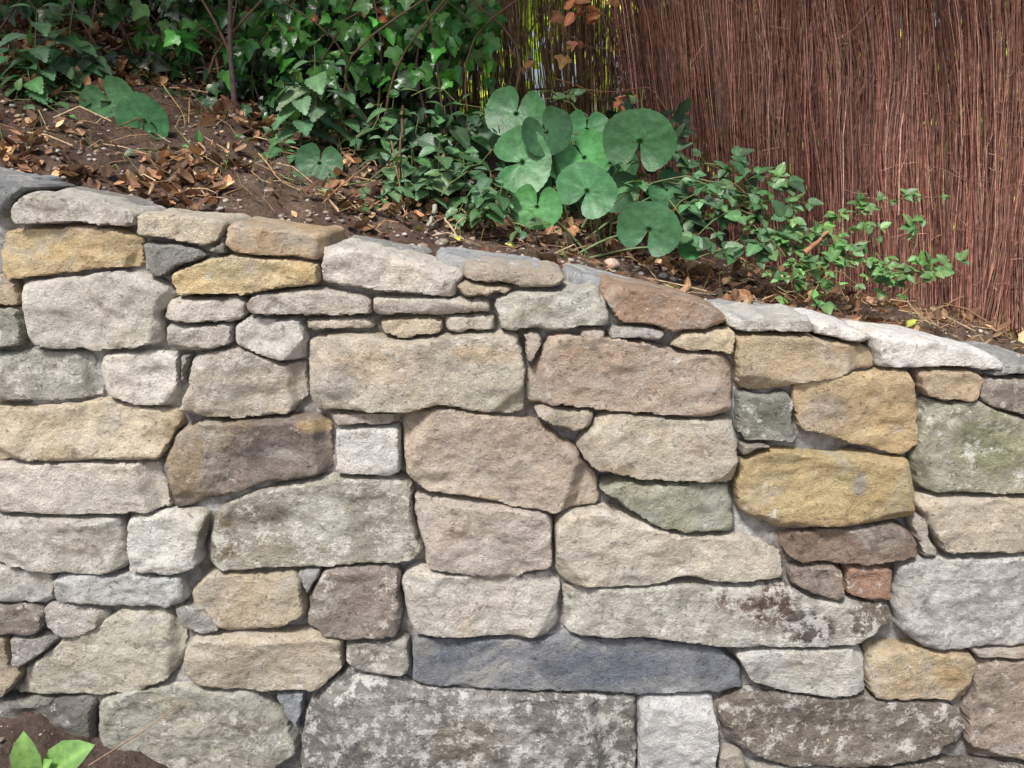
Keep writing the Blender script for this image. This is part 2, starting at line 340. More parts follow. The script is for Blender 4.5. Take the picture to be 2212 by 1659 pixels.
def tri(pts,nb):
    e=[(i,(i+1)%nb) for i in range(nb)]
    r=delaunay_2d_cdt([Vector(p) for p in pts],e,[],1,1e-6)
    return np.array([tuple(v) for v in r[0]]),np.array([f for f in r[2] if len(f)==3])
STEP=0.0052
OUT=[]
for poly,_,_,_ in ST:
    p=np.array([at(u,v)[[0,2]] for u,v in poly])
    if area(p)<0: p=p[::-1]
    OUT.append(resample(chaikin(p,2,0.075),STEP))
def grown(i):
    """open every outline until it nearly touches its neighbours, as dry-laid stones do"""
    p=OUT[i]; lo=p.min(0)-.05;hi=p.max(0)+.05
    oth=np.concatenate([OUT[j] for j in range(len(OUT)) if j!=i]); oth=oth[((oth>lo)&(oth<hi)).all(1)]
    if len(oth): d=np.sqrt(((p[:,None]-oth[None])**2).sum(2)).min(1)
    else: d=np.full(len(p),.1)
    gap=.0034+.0045*vn(np.column_stack([p*9,p[:,0]*0]),3)
    g=np.where(d>.035,.002,np.clip((d-gap)/2,-.0015,.0075))
    for _ in range(3): g=(np.roll(g,1)+g*2+np.roll(g,-1))/4
    return g
def build_stone(i,poly,colr,aux,kind):
    seed=i*11+3; r=np.random.default_rng(seed)
    p=OUT[i]; g_=grown(i)
    n=normals2(p)
    q3=np.column_stack([p,np.full(len(p),i*3.1)])
    off=g_+0.0030*vn(q3*np.array([24,24,1]),seed)-0.0034*np.clip(vn(q3*np.array([55,55,1]),seed+5),-.2,1)+0.0013*vn(q3*np.array([130,130,1]),seed+6)
    p=p+n*off[:,None]; nb=len(p)
    lo=p.min(0);hi=p.max(0)
    gx,gz=np.meshgrid(np.arange(lo[0],hi[0],STEP),np.arange(lo[1],hi[1],STEP*0.9))
    gx[::2]+=STEP/2
    g=np.column_stack([gx.ravel(),gz.ravel()])+r.uniform(-.001,.001,(gx.size,2))
    g=g[inside(g,p)]
    if len(g): g=g[segdist(g,p)>STEP*0.45]
    V2,F=tri(np.concatenate([p,g]),nb)
    d=segdist(V2,p); d[:nb]=0
    inr=d.max()
    P3=np.column_stack([V2,np.full(len(V2),i*5.3)])
    Rl=(0.0055+0.012*np.clip(vn(P3*np.array([17,17,1]),seed+3),0,1)); Rl=np.minimum(Rl,inr*.7)
    t=np.clip(d/Rl,0,1); prof=np.sqrt(1-(1-t)**2)
    c=V2.mean(0); ext=(hi-lo)/2; Q=V2-c
    base=np.full(len(V2),-1.0)
    if kind!=2:
        for k in range(5):      # broad cleavage planes of the face
            a=r.uniform(0,6.28); dr=np.array([math.cos(a),math.sin(a)]); s=r.uniform(.0,.20); x0=r.uniform(-.5,.5)*abs(dr*ext).sum()
            base=np.maximum(base,0.031+r.uniform(-.004,.004)-s*(Q@dr-x0)+.002*vn(P3*np.array([20,20,1]),seed+70+k))
        base=np.minimum(base,0.046)
        hgt=base
        for k in range(9):      # broken-off edges and corners
            a=r.uniform(0,6.28); dr=np.array([math.cos(a),math.sin(a)]); w=abs(dr*ext).sum()
            s=r.uniform(.25,1.2); x0=w*r.uniform(.68,.98)-r.uniform(0,.010)
            wn=0.004*vn(P3*np.array([30,30,1]),seed+50+k)
            hgt=np.minimum(hgt,0.038-s*(Q@dr-x0)+wn)
        hgt=np.maximum(hgt,0.016)
    else: hgt=np.full(len(V2),.034)
    lf=fbm(P3*np.array([8,11,1]),seed,3)*0.006*min(1,inr/0.05)
    strat=vn(P3*np.array([5,60,1]),seed+9)*0.0010
    mf=fbm(P3*np.array([34,40,1]),seed+2,3)*0.0046
    rg=np.abs(vn(P3*np.array([14,18,1]),seed+21)); ridg=(0.35-rg)*0.0050
    if kind==2: lf*=0.5;mf*=0.45;strat*=0.3;ridg*=0.3
    y=-(hgt*prof + (lf+mf+strat+ridg)*np.clip(d/0.008,0,1))+0.012
    y+=r.uniform(-0.010,0.008)
    if colr==(194,171,121): y+=np.sin(V2[:,1]*210+V2[:,0]*12+9*vn(P3*np.array([7,12,1]),3))*0.0013*t*np.clip(.4+vn(P3*6,8),0,1)
    V=np.column_stack([V2[:,0],y,V2[:,1]])
    idx=np.arange(nb)
    depths=[0.03,0.06,0.10,0.14,0.19] if kind==1 else [0.06,0.16]
    prev=idx;nV=len(V);FF=[F]; allV=[V]; cen=p.mean(0)
    for k,dd in enumerate(depths):
        pb=V2[:nb]; q=np.column_stack([pb,np.full(nb,dd)])
        nz=fbm(q*np.array([14,14,14]),seed+31,3)*(0.006 if kind==1 else .002)-.001
        rr=pb+n*nz[:,None]
        if k==len(depths)-1: rr=cen+(rr-cen)*np.array([.97,.9])
        allV.append(np.column_stack([rr[:,0],y[:nb]+dd,rr[:,1]]))
        cur=nV+np.arange(nb); nV+=nb
        a=prev;b=np.roll(prev,-1);c2=cur;e=np.roll(cur,-1)
        FF.append(np.column_stack([a,c2,b]));FF.append(np.column_stack([b,c2,e]))
        prev=cur
    V=np.concatenate(allV);F=np.concatenate(FF)
    f0=FF[0]; A=V[f0[:,0]];Bv=V[f0[:,1]];Cc=V[f0[:,2]]
    if np.cross(Bv-A,Cc-A)[:,1].sum()>0: F[:len(f0)]=F[:len(f0)][:,::-1]
    base_c=s2l(colr); X=V[:,[0,2,1]]
    C=np.tile(base_c,(len(V),1))
    m=np.clip(fbm(X*6+i*7,seed+41,3)*0.9+0.1,0,1)[:,None]
    alt=base_c*np.array([1.05,0.97,0.89]) if r.random()<0.4 else base_c*0.6+0.4*s2l((176,173,167))
    C=C*(1-m*.6)+alt*m*.6
    nn=fbm(X*30,77,3)*0.35+fbm(X*90,78,2)*.12
    for (b0,rx,rz,bc,bs) in BLW:
        dd=np.sqrt(((V[:,0]-b0[0])/rx)**2+((V[:,2]-b0[1])/rz)**2)+nn
        w=np.clip((1.15-dd)/0.35,0,1)[:,None]*bs
        if w.max()>0: C=C*(1-w)+bc*w
    lum=(C@np.array([.25,.6,.15]))[:,None]; C=lum*.20+C*.80
    AX=np.tile(np.array([aux[0],aux[1],aux[2]],float),(len(V),1))
    ob=mesh_obj('stone',V,F,C,M_stone,True,wall,{'Aux':AX})
    try: ob.data.set_sharp_from_angle(angle=math.radians(40))
    except Exception: pass
for i,(poly,c,aux,k) in enumerate(ST): build_stone(i,poly,c,aux,k)

TOPPX=[(-400,330),(-30,392),(60,404),(290,458),(480,486),(710,522),(1000,576),(1215,600),(1310,622),(1570,690),(1770,705),(1895,732),(2175,786),(2260,796),(2600,880)]
TP=np.array([at(u,v,0.0)[[0,2]] for u,v in TOPPX])
def top(x): return np.interp(x,TP[:,0],TP[:,1])
def gridmesh(name,xs,ys,fn,mat,parent=None,col=None):
    X,Y=np.meshgrid(xs,ys); V=fn(X.ravel(),Y.ravel()); nx=len(xs);ny=len(ys)
    i=np.arange((ny-1)*nx).reshape(ny-1,nx)[:,:-1].ravel()
    F=np.concatenate([np.column_stack([i,i+1,i+nx+1]),np.column_stack([i,i+nx+1,i+nx])])
    return mesh_obj(name,V,F,col(V) if col else np.ones((len(V),3)),mat,True,parent)
def mort(x,s):
    zt=top(x)-0.026
    z=np.where(s<1,0.0+s*zt,zt-0.004*(s-1)/0.3)
    y=np.where(s<1,0.004,0.004+(s-1))
    q=np.column_stack([x,z*1.0,y])
    k=fbm(q*20,5,4);k2=fbm(q*5,6,3)
    y=np.where(s<1,y+0.014*k+0.014+.026*k2,y); z=np.where(s>=1,z+0.008*k,z)
    return np.column_stack([x,y,z])
gridmesh('mortar',np.arange(-1.9,1.9,0.012),np.concatenate([np.linspace(0,0.999,120),np.linspace(1.04,1.34,30)]),mort,M_mortar,wall)
def slab(i,x0,x1,y0,y1,th,colr):
    r=np.random.default_rng(i+500)
    p=[]
    for k in range(10):
        a=k/10*6.283; sx=np.sign(math.cos(a))*abs(math.cos(a))**.5; sy=np.sign(math.sin(a))*abs(math.sin(a))**.5
        p.append(((x0+x1)/2+(x1-x0)/2*sx*r.uniform(.86,1.05),(y0+y1)/2+(y1-y0)/2*sy*r.uniform(.82,1.08)))
    p=np.array(p)
    p=resample(chaikin(p,2,.14),0.010);n=normals2(p);nb=len(p)
    p=p+n*(0.006*vn(np.column_stack([p*30,p[:,0]*0+i]),i)+.002*vn(np.column_stack([p*90,p[:,0]*0+i]),i))[:,None]
    lo=p.min(0);hi=p.max(0);gx,gy=np.meshgrid(np.arange(lo[0],hi[0],.010),np.arange(lo[1],hi[1],.010))
    g=np.column_stack([gx.ravel(),gy.ravel()]);g=g[inside(g,p)];g=g[segdist(g,p)>.005]
    V2,F=tri(np.concatenate([p,g]),nb);d=segdist(V2,p)
    zb=top(V2[:,0])-0.02; e=np.clip(d/.006,0,1)
    z=zb+th*(0.6+.4*np.sqrt(1-(1-e)**2))+0.004*fbm(np.column_stack([V2*25,V2[:,0]*0]),i,3)
    V=np.column_stack([V2,z]); Vb=V[:nb].copy();Vb[:,2]-=th+.02
    a=np.arange(nb);b=np.roll(a,-1);c=a+len(V);e2=np.roll(c,-1)
    F2=np.concatenate([F,np.column_stack([a,c,b]),np.column_stack([b,c,e2])])
    V=np.concatenate([V,Vb]); C=np.tile(s2l(colr),(len(V),1))
    ob=mesh_obj('coping_slab',V,F2,C,M_stone,True,wall,{'Aux':np.tile([0,.2,0],(len(V),1))})
    ob.data.set_sharp_from_angle(angle=math.radians(38))
def ux(u,y): return at(u,500,y)[0]
for i,(u0,u1,y0,y1,th,c) in enumerate([(-60,120,.10,.28,.03,(150,154,158)),(130,330,.14,.26,.02,(150,148,144)),(930,1195,.06,.30,.030,(172,174,176)),(740,930,.13,.27,.018,(160,160,158)),
   (1215,1560,.05,.30,.030,(166,169,172)),(1540,1790,.08,.31,.026,(172,174,174)),(1800,1990,.12,.30,.022,(190,184,174)),(1990,2300,.13,.32,.022,(160,160,158)),(500,700,.15,.26,.015,(150,144,136))]):
    slab(i,ux(u0,.15),ux(u1,.15),y0,y1,th,c)

# ------------------------------------------------------------------ terrain
def slope(x): return np.interp(x,[-2.5,-1.2,-.6,0,.5,1.2,2.5],[.50,.42,.34,.20,.10,.04,.02])
def G(x,y):
    x=np.asarray(x,float);y=np.asarray(y,float)
    b=top(np.clip(x,-1.5,1.7))-0.03
    d=np.clip(y-0.22,0,None)
    return b+slope(x)*np.minimum(d,1.6)*1.0+0.05*(1-np.exp(-d/.15))*np.clip(.6-x,0,1.2)*.6
def bank(x,y):
    q=np.column_stack([x*1.0,y,0*x])
    z=G(x,y)+0.030*fbm(q*6,3,4)+0.013*fbm(q*34,8,3)
    z=np.where(y<0.24,z-0.02,z)
    return np.column_stack([x,y,z])
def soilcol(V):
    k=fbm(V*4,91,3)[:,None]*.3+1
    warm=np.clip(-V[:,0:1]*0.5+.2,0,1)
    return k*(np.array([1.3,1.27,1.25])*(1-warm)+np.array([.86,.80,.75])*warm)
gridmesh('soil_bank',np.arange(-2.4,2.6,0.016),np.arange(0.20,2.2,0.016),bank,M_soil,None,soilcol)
def front(x,y):
    q=np.column_stack([x,y,0*x])
    m=0.20*np.exp(-np.clip(np.abs(x+1.25)-.10,0,9)**2/.28**2)*np.clip(1+y/.7,0,1)**1.1
    z=0.02+m+0.035*fbm(q*12,13,4)*np.clip(m*8,0.15,1)+.016*fbm(q*45,14,3)
    return np.column_stack([x,y,z])
gridmesh('soil_heap',np.arange(-2.0,2.0,0.014),np.arange(-1.2,0.03,0.014),front,M_soil,None,lambda V:np.tile([.95,.99,1.0],(len(V),1))*(1+.3*fbm(V*9,5,3)[:,None]))
M_path=ground_material('gravel_path',s2l((180,172,160)),s2l((150,142,130)),6)
def big(x,y):
    z=np.where(y<0.1,-0.02,G(np.clip(x,-2.3,2.5),np.minimum(y,2.0))-0.06)
    return np.column_stack([x,y,z])
ax=np.concatenate([[-80,-30,-12,-6,-4],np.linspace(-3,3,40),[4,6,12,30,80]])
gridmesh('ground',ax,np.array([-80,-20,-8,-4,-2,-1,-.4,0.08]),big,M_path)
gridmesh('lawn',ax,np.concatenate([[0.12],np.linspace(.2,2.4,20),[4,8,16,40,90]]),big,M_grass)

# ------------------------------------------------------------------ leaf templates
def leaf_from_outline(half,c,rings=(1,.6,.25),fold=.25,droop=.25,cup=0):
    h=np.array(half,float); full=np.concatenate([h,(h[1:-1]*[-1,1])[::-1]])
    c=np.array(c,float);n=len(full);V=[]
    for r in rings: V.append(c+(full-c)*r)
    V=np.concatenate(V+[c[None]]);F=[]
    for k in range(len(rings)-1):
        for j in range(n):
            a=k*n+j;b=k*n+(j+1)%n;F+=[(a,a+n,b),(b,a+n,b+n)]
    k=(len(rings)-1)*n
    for j in range(n): F.append((k+j,len(V)-1,k+(j+1)%n))
    x,y=V[:,0],V[:,1]; z=fold*np.abs(x)-droop*y*y+cup*(x*x)
    sh=1.0+0.35*np.exp(-(np.abs(x)/.04)**2)
    return np.column_stack([x,y,z]),np.array(F),sh
IVY=leaf_from_outline([(0,0),(.12,-.10),(.30,-.12),(.34,.02),(.50,.12),(.58,.38),(.36,.42),(.26,.56),(.18,.74),(0,1.0)],(0,.3),(1,.5),.18,.25)
def toothed(w,n=9,amp=.05):
    h=[(0,0)]
    for k in range(1,2*n):
        t=k/(2*n); ww=w*(math.sin(math.pi*t**0.72))**.85
        h.append((ww+(amp if k%2 else -amp*.3)*(1-t*.5),t+(0.02 if k%2 else 0)))
    return h+[(0,1)]
NET=leaf_from_outline(toothed(.33,8,.055),(0,.38),(1,.55),.22,.35)
BRA=leaf_from_outline(toothed(.34,6,.045),(0,.42),(1,.5),.2,.2)
DEAD=leaf_from_outline([(0,0),(.2,.1),(.36,.35),(.3,.65),(.12,.9),(0,1)],(0,.45),(1,.5),.5,-.5)
OVAL=leaf_from_outline([(0,0),(.14,.12),(.27,.35),(.27,.6),(.16,.83),(0,1)],(0,.45),(1,.55),.2,.25)
def kidney(nr=8,na=60,seed=0):
    V=[];S=[];F=[];r_=np.random.default_rng(seed); ph=r_.uniform(0,6,4); cl=.925+.05*r_.random()
    for k in range(nr+1):
        f=k/nr
        for j in range(na):
            a=(j/(na-1)*2-1)*math.pi*cl
            e=abs(a)/(math.pi*cl)
            R=0.92+.14*math.sin(min(1,e*1.05)*math.pi)**1.2*.6+.014*math.sin(a*5+ph[0])+.008*math.sin(a*9+ph[1])+(.010 if j%2 else -.010)
            if e>.86: R*=1-0.42*((e-.86)/.14)**2.2
            rr=R*f
            x=rr*math.sin(a);y=rr*math.cos(a)
            z=.22*rr*rr-.08*rr+.03*f*f*math.sin(a*3+ph[2])+.010*f*math.sin(a*9+ph[3])-.14*y*f-.10*max(0,f-.75)**1.5*(1+math.sin(a*2+ph[0]))
            V.append((x*.56,y*.5,z*.5))
            vein=max(math.exp(-((a-va)/(.020/max(f,.25)))**2) for va in (-2.5,-1.7,-.95,-.42,0,.42,.95,1.7,2.5))
            S.append(0.97+.30*vein*(1-.5*f)+.10*(1-f))
    for k in range(nr):
        for j in range(na-1):
            a=k*na+j;F+=[(a,a+na,a+1),(a+1,a+na,a+na+1)]
    return np.array(V),np.array(F),np.array(S)
KID=[kidney(seed=s) for s in range(5)]
def jit(n,s): return rng.normal(0,s,(n,3))
def colvar(base,n,s=.18,hue=.08):
    b=s2l(base); k=np.exp(rng.normal(0,s,(n,1))); h=1+rng.normal(0,hue,(n,3)); return np.clip(b*k*h,0.002,1)

# ------------------------------------------------------------------ brushwood fences
def fence(name,pA,pB,n,h,base_z,leanA,leanB,cols,rad=(.0009,.0022),thick=.03,gaps=0,K=11):
    t=rng.random(n)
    if gaps:
        g=vn(np.column_stack([t*gaps[0],t*0,t*0]),55); keep=(g<gaps[1])|(rng.random(n)<gaps[2]); t=t[keep];n=len(t)
    pA=np.array(pA);pB=np.array(pB)
    base=pA[None]*(1-t[:,None])+pB[None]*t[:,None]
    hh=np.where(rng.random(n)<.5,h*rng.uniform(.85,1.05,n),rng.uniform(.2,.9,n)*h)
    z0=np.where(hh<h*.84,rng.uniform(0,1,n)*(h-hh),0)
    s=np.linspace(0,1,K)
    lean=(leanA*(1-t)+leanB*t)[:,None]*1.0+rng.normal(0,.045,(n,1))
    Z=(z0[:,None]+s[None]*hh[:,None])
    wob=np.cumsum(rng.normal(0,.0064,(n,K)),1); woby=np.cumsum(rng.normal(0,.004,(n,K)),1)
    X=base[:,0:1]-lean*Z*(1-.25*Z/h)+wob+0.018*vn(np.column_stack([(t[:,None]*np.ones(K)).ravel()*14,Z.ravel()*3.5,0*Z.ravel()]),5).reshape(n,K)
    Y=base[:,1:2]+rng.uniform(-thick,thick,(n,1))+woby+.03*vn(np.column_stack([(t[:,None]*np.ones(K)).ravel()*7,Z.ravel()*1.5,0*Z.ravel()]),6).reshape(n,K)
    P=np.stack([X,Y,base_z+Z],2)
    R=rng.uniform(rad[0],rad[1],(n,1))*np.linspace(1.1,.6,K)[None]
    ci=rng.integers(0,len(cols),n); C=s2l(np.array(cols)[ci])*np.exp(rng.normal(0,.35,(n,1)))
    a=Acc();tubes(a,P,R,C,4)
    m=int(n*1.2); i=rng.integers(0,n,m);k=rng.integers(1,K-2,m); q=P[i,k]
    d=np.column_stack([rng.normal(0,.5,m),rng.normal(-.15,.2,m),rng.uniform(-.3,1,m)])*rng.uniform(.03,.12,(m,1))
    SP=np.stack([q,q+d*.5+rng.normal(0,.007,(m,3)),q+d],1)
    tubes(a,SP,np.full((m,3),.0008),C[i]*1.2,3)
    L=np.linspace(0,1,40)
    for zz in (.25,.62,1.0,1.4):
        w=pA[None]*(1-L[:,None])+pB[None]*L[:,None]; w=np.column_stack([w[:,0]-(leanA*(1-L)+leanB*L)*zz*.8,w[:,1]-thick+.01+.003*np.sin(L*300),base_z+zz+.006*np.sin(L*50)])
        tubes(a,w[None],np.full((1,40),.0009),s2l((100,80,72))[None],4)
    return a.obj(name,M_twig)
brown=[(156,110,94),(138,94,82),(168,126,108),(118,84,74),(156,118,102),(174,138,122),(148,98,84)]
fence('brushwood_fence',(at(1445,300,1.22)[0],1.22),(1.95,.90),4000,1.75,.95,.19,.02,brown,gaps=(90,.60,.42))
fence('brushwood_fence',(-1.9,1.75),(at(1445,300,1.6)[0]+.1,1.45),3000,1.9,1.1,.03,.04,[(142,118,92),(124,100,78),(156,132,102),(106,84,68)],gaps=(70,.22,.30))

# ------------------------------------------------------------------ trees
def tree(name,cx,cy,cz,rx,ry,rz,n,size,col,mat,T,trunk):
    par=bpy.data.objects.new(name,None);scene.collection.objects.link(par)
    k=max(8,n//60); cc=rng.normal(0,1,(k,3)); cc=nrm(cc)*rng.random((k,1))**.4*np.array([rx,ry,rz])+np.array([cx,cy,cz])
    i=rng.integers(0,k,n); P=cc[i]+rng.normal(0,1,(n,3))*np.array([.16,.16,.12])*min(max(rx,1),2.2)*.6
    P[:,2]=np.maximum(P[:,2],cz-rz-.05)
    a=Acc();leaves(a,T,P,jit(n,1)+[0,0,-.4],jit(n,.6)+[0,-.5,.8],rng.uniform(.7,1.3,n)*size,colvar(col,n,.3,.1))
    a.obj('foliage',mat,par)
    b=Acc(); tx,ty,tz=trunk
    main=spline([(tx,ty,tz),(tx+.05,ty,tz+.9),(tx+(cx-tx)*.3,ty+(cy-ty)*.3,cz-.2),(cx,cy,cz)],14)
    tubes(b,main[None],np.linspace(.10,.02,14)[None],s2l((90,76,62))[None],8)
    for c in cc[:min(30,k)]:
        p=main[rng.integers(7,13)]
        l=spline([p,(p+c)/2+rng.normal(0,.06,3),c],8); tubes(b,l[None],np.linspace(.022,.005,8)[None],s2l((90,76,62))[None],5)
    b.obj('trunk',M_twig,par)
tree('garden_tree',-1.6,6.0,2.2,2.0,.9,1.7,2600,.19,(186,200,92),M_far,OVAL,(-1.6,6,1))
tree('garden_tree',1.4,6.4,2.2,2.2,.9,1.7,2600,.19,(190,202,96),M_far,OVAL,(1.2,6.4,1))
tree('garden_tree',4.4,6.0,2.0,1.9,.9,1.7,2200,.19,(186,200,92),M_far,OVAL,(4.4,6,1))
tree('added_shade_tree',-0.1,0.62,2.95,3.0,.72,.16,2900,.11,(84,110,52),M_leaf,OVAL,(-2.7,1.9,1.2))  # unseen tree, added above the frame to shade the fence and ivy

# ------------------------------------------------------------------ ivy hedge
def region_leaves(acc,T,boxes,size,col,up=.5,drop=-.7):
    for (u0,v0,u1,v1,d0,d1,n) in boxes:
        u=rng.uniform(u0,u1,n);v=rng.uniform(v0,v1,n);d=rng.uniform(d0,d1,n)
        g=vn(np.column_stack([u/55,v/55,d*4]),9)
        keep=g>rng.uniform(-.9,.35,n);u,v,d=u[keep],v[keep],d[keep];m=len(u)
        P=np.array([at(a,b,c) for a,b,c in zip(u,v,d)])
        ok=P[:,2]>G(P[:,0],P[:,1])-.04;P=P[ok];m=len(P)
        P[:,2]=np.maximum(P[:,2],G(P[:,0],P[:,1])+.01)
        D=jit(m,.5)+np.array([0,-.35,drop]); N=jit(m,.5)+np.array([0,-.6,up])
        leaves(acc,T,P,D,N,rng.uniform(.6,1.25,m)*size,colvar(col,m,.34,.10))
ivy=Acc()
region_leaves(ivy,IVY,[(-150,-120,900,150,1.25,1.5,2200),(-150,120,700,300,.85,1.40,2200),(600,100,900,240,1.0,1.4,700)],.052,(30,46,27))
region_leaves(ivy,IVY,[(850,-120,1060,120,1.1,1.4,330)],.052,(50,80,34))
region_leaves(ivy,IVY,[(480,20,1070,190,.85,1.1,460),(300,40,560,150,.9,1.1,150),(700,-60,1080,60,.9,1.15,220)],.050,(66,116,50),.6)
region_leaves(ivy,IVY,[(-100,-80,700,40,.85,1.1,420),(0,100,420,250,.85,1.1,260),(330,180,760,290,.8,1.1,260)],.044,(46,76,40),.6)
for k in range(70):
    u=rng.uniform(-50,1050);d=rng.uniform(.85,1.3);p0=at(u,rng.uniform(240,330),d);p0[2]=G(p0[0],p0[1])
    p1=at(u+rng.normal(0,60),120,d);p2=at(u+rng.normal(0,130),-60,d-.05)
    l=spline([p0,p1+rng.normal(0,.02,3),p2],10);tubes(ivy,l[None],np.linspace(.006,.003,10)[None]*rng.uniform(.4,1.1),s2l((96,74,56))[None],5)
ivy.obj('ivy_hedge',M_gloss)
sap=Acc()
l=spline([at(512,330,.80),at(505,200,.80),at(497,90,.82),at(500,-100,.85)],14);tubes(sap,l[None],np.linspace(.010,.006,14)[None],s2l((78,66,64))[None],8)
l=spline([at(500,120,.81),at(460,40,.84),at(400,-60,.9)],8);tubes(sap,l[None],np.linspace(.005,.003,8)[None],s2l((84,66,52))[None],6)
l=spline([at(520,330,.9),at(470,150,.95),at(480,60,1.0),at(560,-60,1.0)],8);tubes(sap,l[None],np.linspace(.006,.003,8)[None],s2l((110,84,62))[None],6)
sap.obj('sapling',M_twig)

# ------------------------------------------------------------------ nettles
def nettle(acc,u,v_top,d,hgt,size,col,nn=6):
    tip=at(u,v_top,d); root=tip.copy();root[2]-=hgt
    root[2]=max(min(root[2],tip[2]-.03),G(root[0],root[1])-.01) if tip[2]-G(root[0],root[1])>.03 else tip[2]-.05
    l=spline([root,(root+tip)/2+rng.normal(0,.01,3),tip],8);tubes(acc,l[None],np.linspace(.0028,.0014,8)[None],s2l((96,112,66))[None],5)
    a0=rng.uniform(0,3)
    for k in range(nn):
        f=1-k/(nn)*.75; p=l[min(7,int(f*7))]; s=size*(.45+.55*min(1,(k+.6)/2.5))
        for q in (0,1):
            a=a0+k*1.57+q*math.pi; dr=np.array([math.cos(a),math.sin(a)*.7-.25,-.25 if k else .3])
            st=p+nrm(dr)*s*.25
            tubes(acc,np.stack([p,st])[None],np.full((1,2),.0011),s2l((90,110,60))[None],3)
            leaves(acc,NET,st,dr+rng.normal(0,.1,3),np.array([0,-.35,1])+rng.normal(0,.2,3),[s*rng.uniform(.8,1.15)],colvar(col,1,.2,.06))
net=Acc()
for (u,v,d,h,s) in [(505,350,.52,.14,.085),(460,395,.45,.10,.075),(545,385,.48,.10,.085),(520,420,.40,.08,.08),(275,360,.50,.06,.06),(310,372,.48,.05,.05),(430,430,.38,.05,.05),(570,440,.36,.06,.06),
   (80,20,.70,.35,.10),(30,90,.72,.3,.09),(120,60,.75,.3,.09),(60,150,.66,.25,.085),(20,210,.62,.2,.075),(110,230,.62,.18,.07),(70,250,.58,.12,.06),(160,0,.8,.3,.09),(200,110,.8,.3,.07),(0,280,.55,.1,.06),(150,160,.75,.25,.07),(0,150,.7,.25,.09),
   (680,100,.72,.3,.10),(640,160,.70,.3,.09),(720,140,.75,.25,.08),
   (850,215,.72,.2,.085),(905,250,.68,.2,.085),(960,230,.72,.2,.085),(830,300,.60,.15,.07),(890,320,.58,.15,.07),(950,300,.6,.15,.075),(1010,250,.75,.2,.08),(1000,330,.6,.15,.07),
   (610,310,.62,.12,.07),(640,330,.6,.1,.06),(1060,370,.48,.12,.07),(1040,410,.42,.08,.06),(1085,400,.44,.09,.06),(1000,440,.5,.06,.05),(860,395,.5,.08,.05),(800,430,.45,.05,.05),(930,380,.55,.1,.06),(30,330,.5,.06,.05)]:
    nettle(net,u,v,d,h,s*.92,(86,116,84) if rng.random()<.5 else (70,104,66))
net.obj('nettle_patch',M_leaf)

# ------------------------------------------------------------------ butterbur
def butterbur(name,items,root):
    a=Acc()
    for k,(u,v,d,w,rot,tilt) in enumerate(items):
        p=at(u,v,d); s=w/FPX*(d+2.0)
        ang=math.radians(rot); D=np.array([math.sin(ang),-.25+rng.normal(0,.1),-math.cos(ang)])
        N=np.array([rng.normal(0,.25),-1.0,tilt+.1+rng.normal(0,.15)])
        leaves(a,KID[k%5],p[None],nrm(D)[None],N[None],[s],colvar((64,110,68),1,.22,.05))
        rt=at(root[0]+rng.normal(0,40),root[1],d+.08);rt[2]=G(rt[0],rt[1])-.01
        back=p+np.array([0,.006,0.])
        l=spline([rt,(rt+back)/2+np.array([0,.03,.01]),back],9);tubes(a,l[None],np.linspace(.004,.0025,9)[None],s2l((110,130,84))[None],6)
    return a.obj(name,M_leaf)
butterbur('butterbur_plant',[(1115,245,.66,122,-20,.3),(1180,285,.58,108,30,.9),(1128,350,.56,132,100,.2),(1382,305,.56,142,175,.9),(1268,278,.72,88,0,.6),
  (1262,340,.64,118,40,.6),(1268,412,.46,122,150,.1),(1160,446,.44,104,-10,.5),(1402,495,.38,126,165,.2),(1030,285,.76,90,-20,.6),
  (1210,355,.72,80,10,.5),(1335,360,.70,86,30,.6),(1335,415,.62,84,40,.5),(1440,410,.56,84,60,.7),(1150,400,.60,80,0,.5),(1490,535,.42,60,60,.6)],(1260,470))
butterbur('butterbur_plant',[(235,222,.66,112,20,.5),(312,262,.58,118,160,.8),(282,238,.68,80,0,.5)],(270,330))
butterbur('butterbur_plant',[(690,352,.55,90,-10,.4)],(690,430))

# ------------------------------------------------------------------ bramble
bra=Acc()
def leafy(acc,pts,size,sp,col,T=BRA,tri_=True,r=.0022,scol=(110,120,70)):
    pts=[at(*p) for p in pts];L=sum(np.linalg.norm(np.array(pts[i+1])-pts[i]) for i in range(len(pts)-1))
    K=max(6,int(L/sp)); l=spline(pts,K);l=l+rng.normal(0,.006,l.shape);l[:,2]=np.maximum(l[:,2],G(l[:,0],l[:,1])+.008)
    tubes(acc,l[None],np.linspace(r,r*.5,K)[None],s2l(scol)[None],5)
    for k in range(1,K):
        a=rng.uniform(0,6.28);dr=nrm(np.array([math.cos(a),-.35+.3*math.sin(a),.5*math.sin(a)+.15]))
        st=l[k]+dr*size*rng.uniform(.5,1.1);tubes(acc,np.stack([l[k],st])[None],np.full((1,2),.0008),s2l(scol)[None],3)
        side=nrm(np.cross(dr,[0,-.6,1]))
        n0=np.array([0,-.45,1])+rng.normal(0,.35,3);s=size*rng.uniform(.55,1.3)
        dirs=[dr]+([dr*.3+side,dr*.3-side] if tri_ else [])
        for q,dd in enumerate(dirs):
            leaves(acc,T,st,dd+rng.normal(0,.15,3),n0,[s*(1 if q==0 else .8)],colvar(col,1,.28,.08))
G1=(74,106,70);G2=(90,124,74)
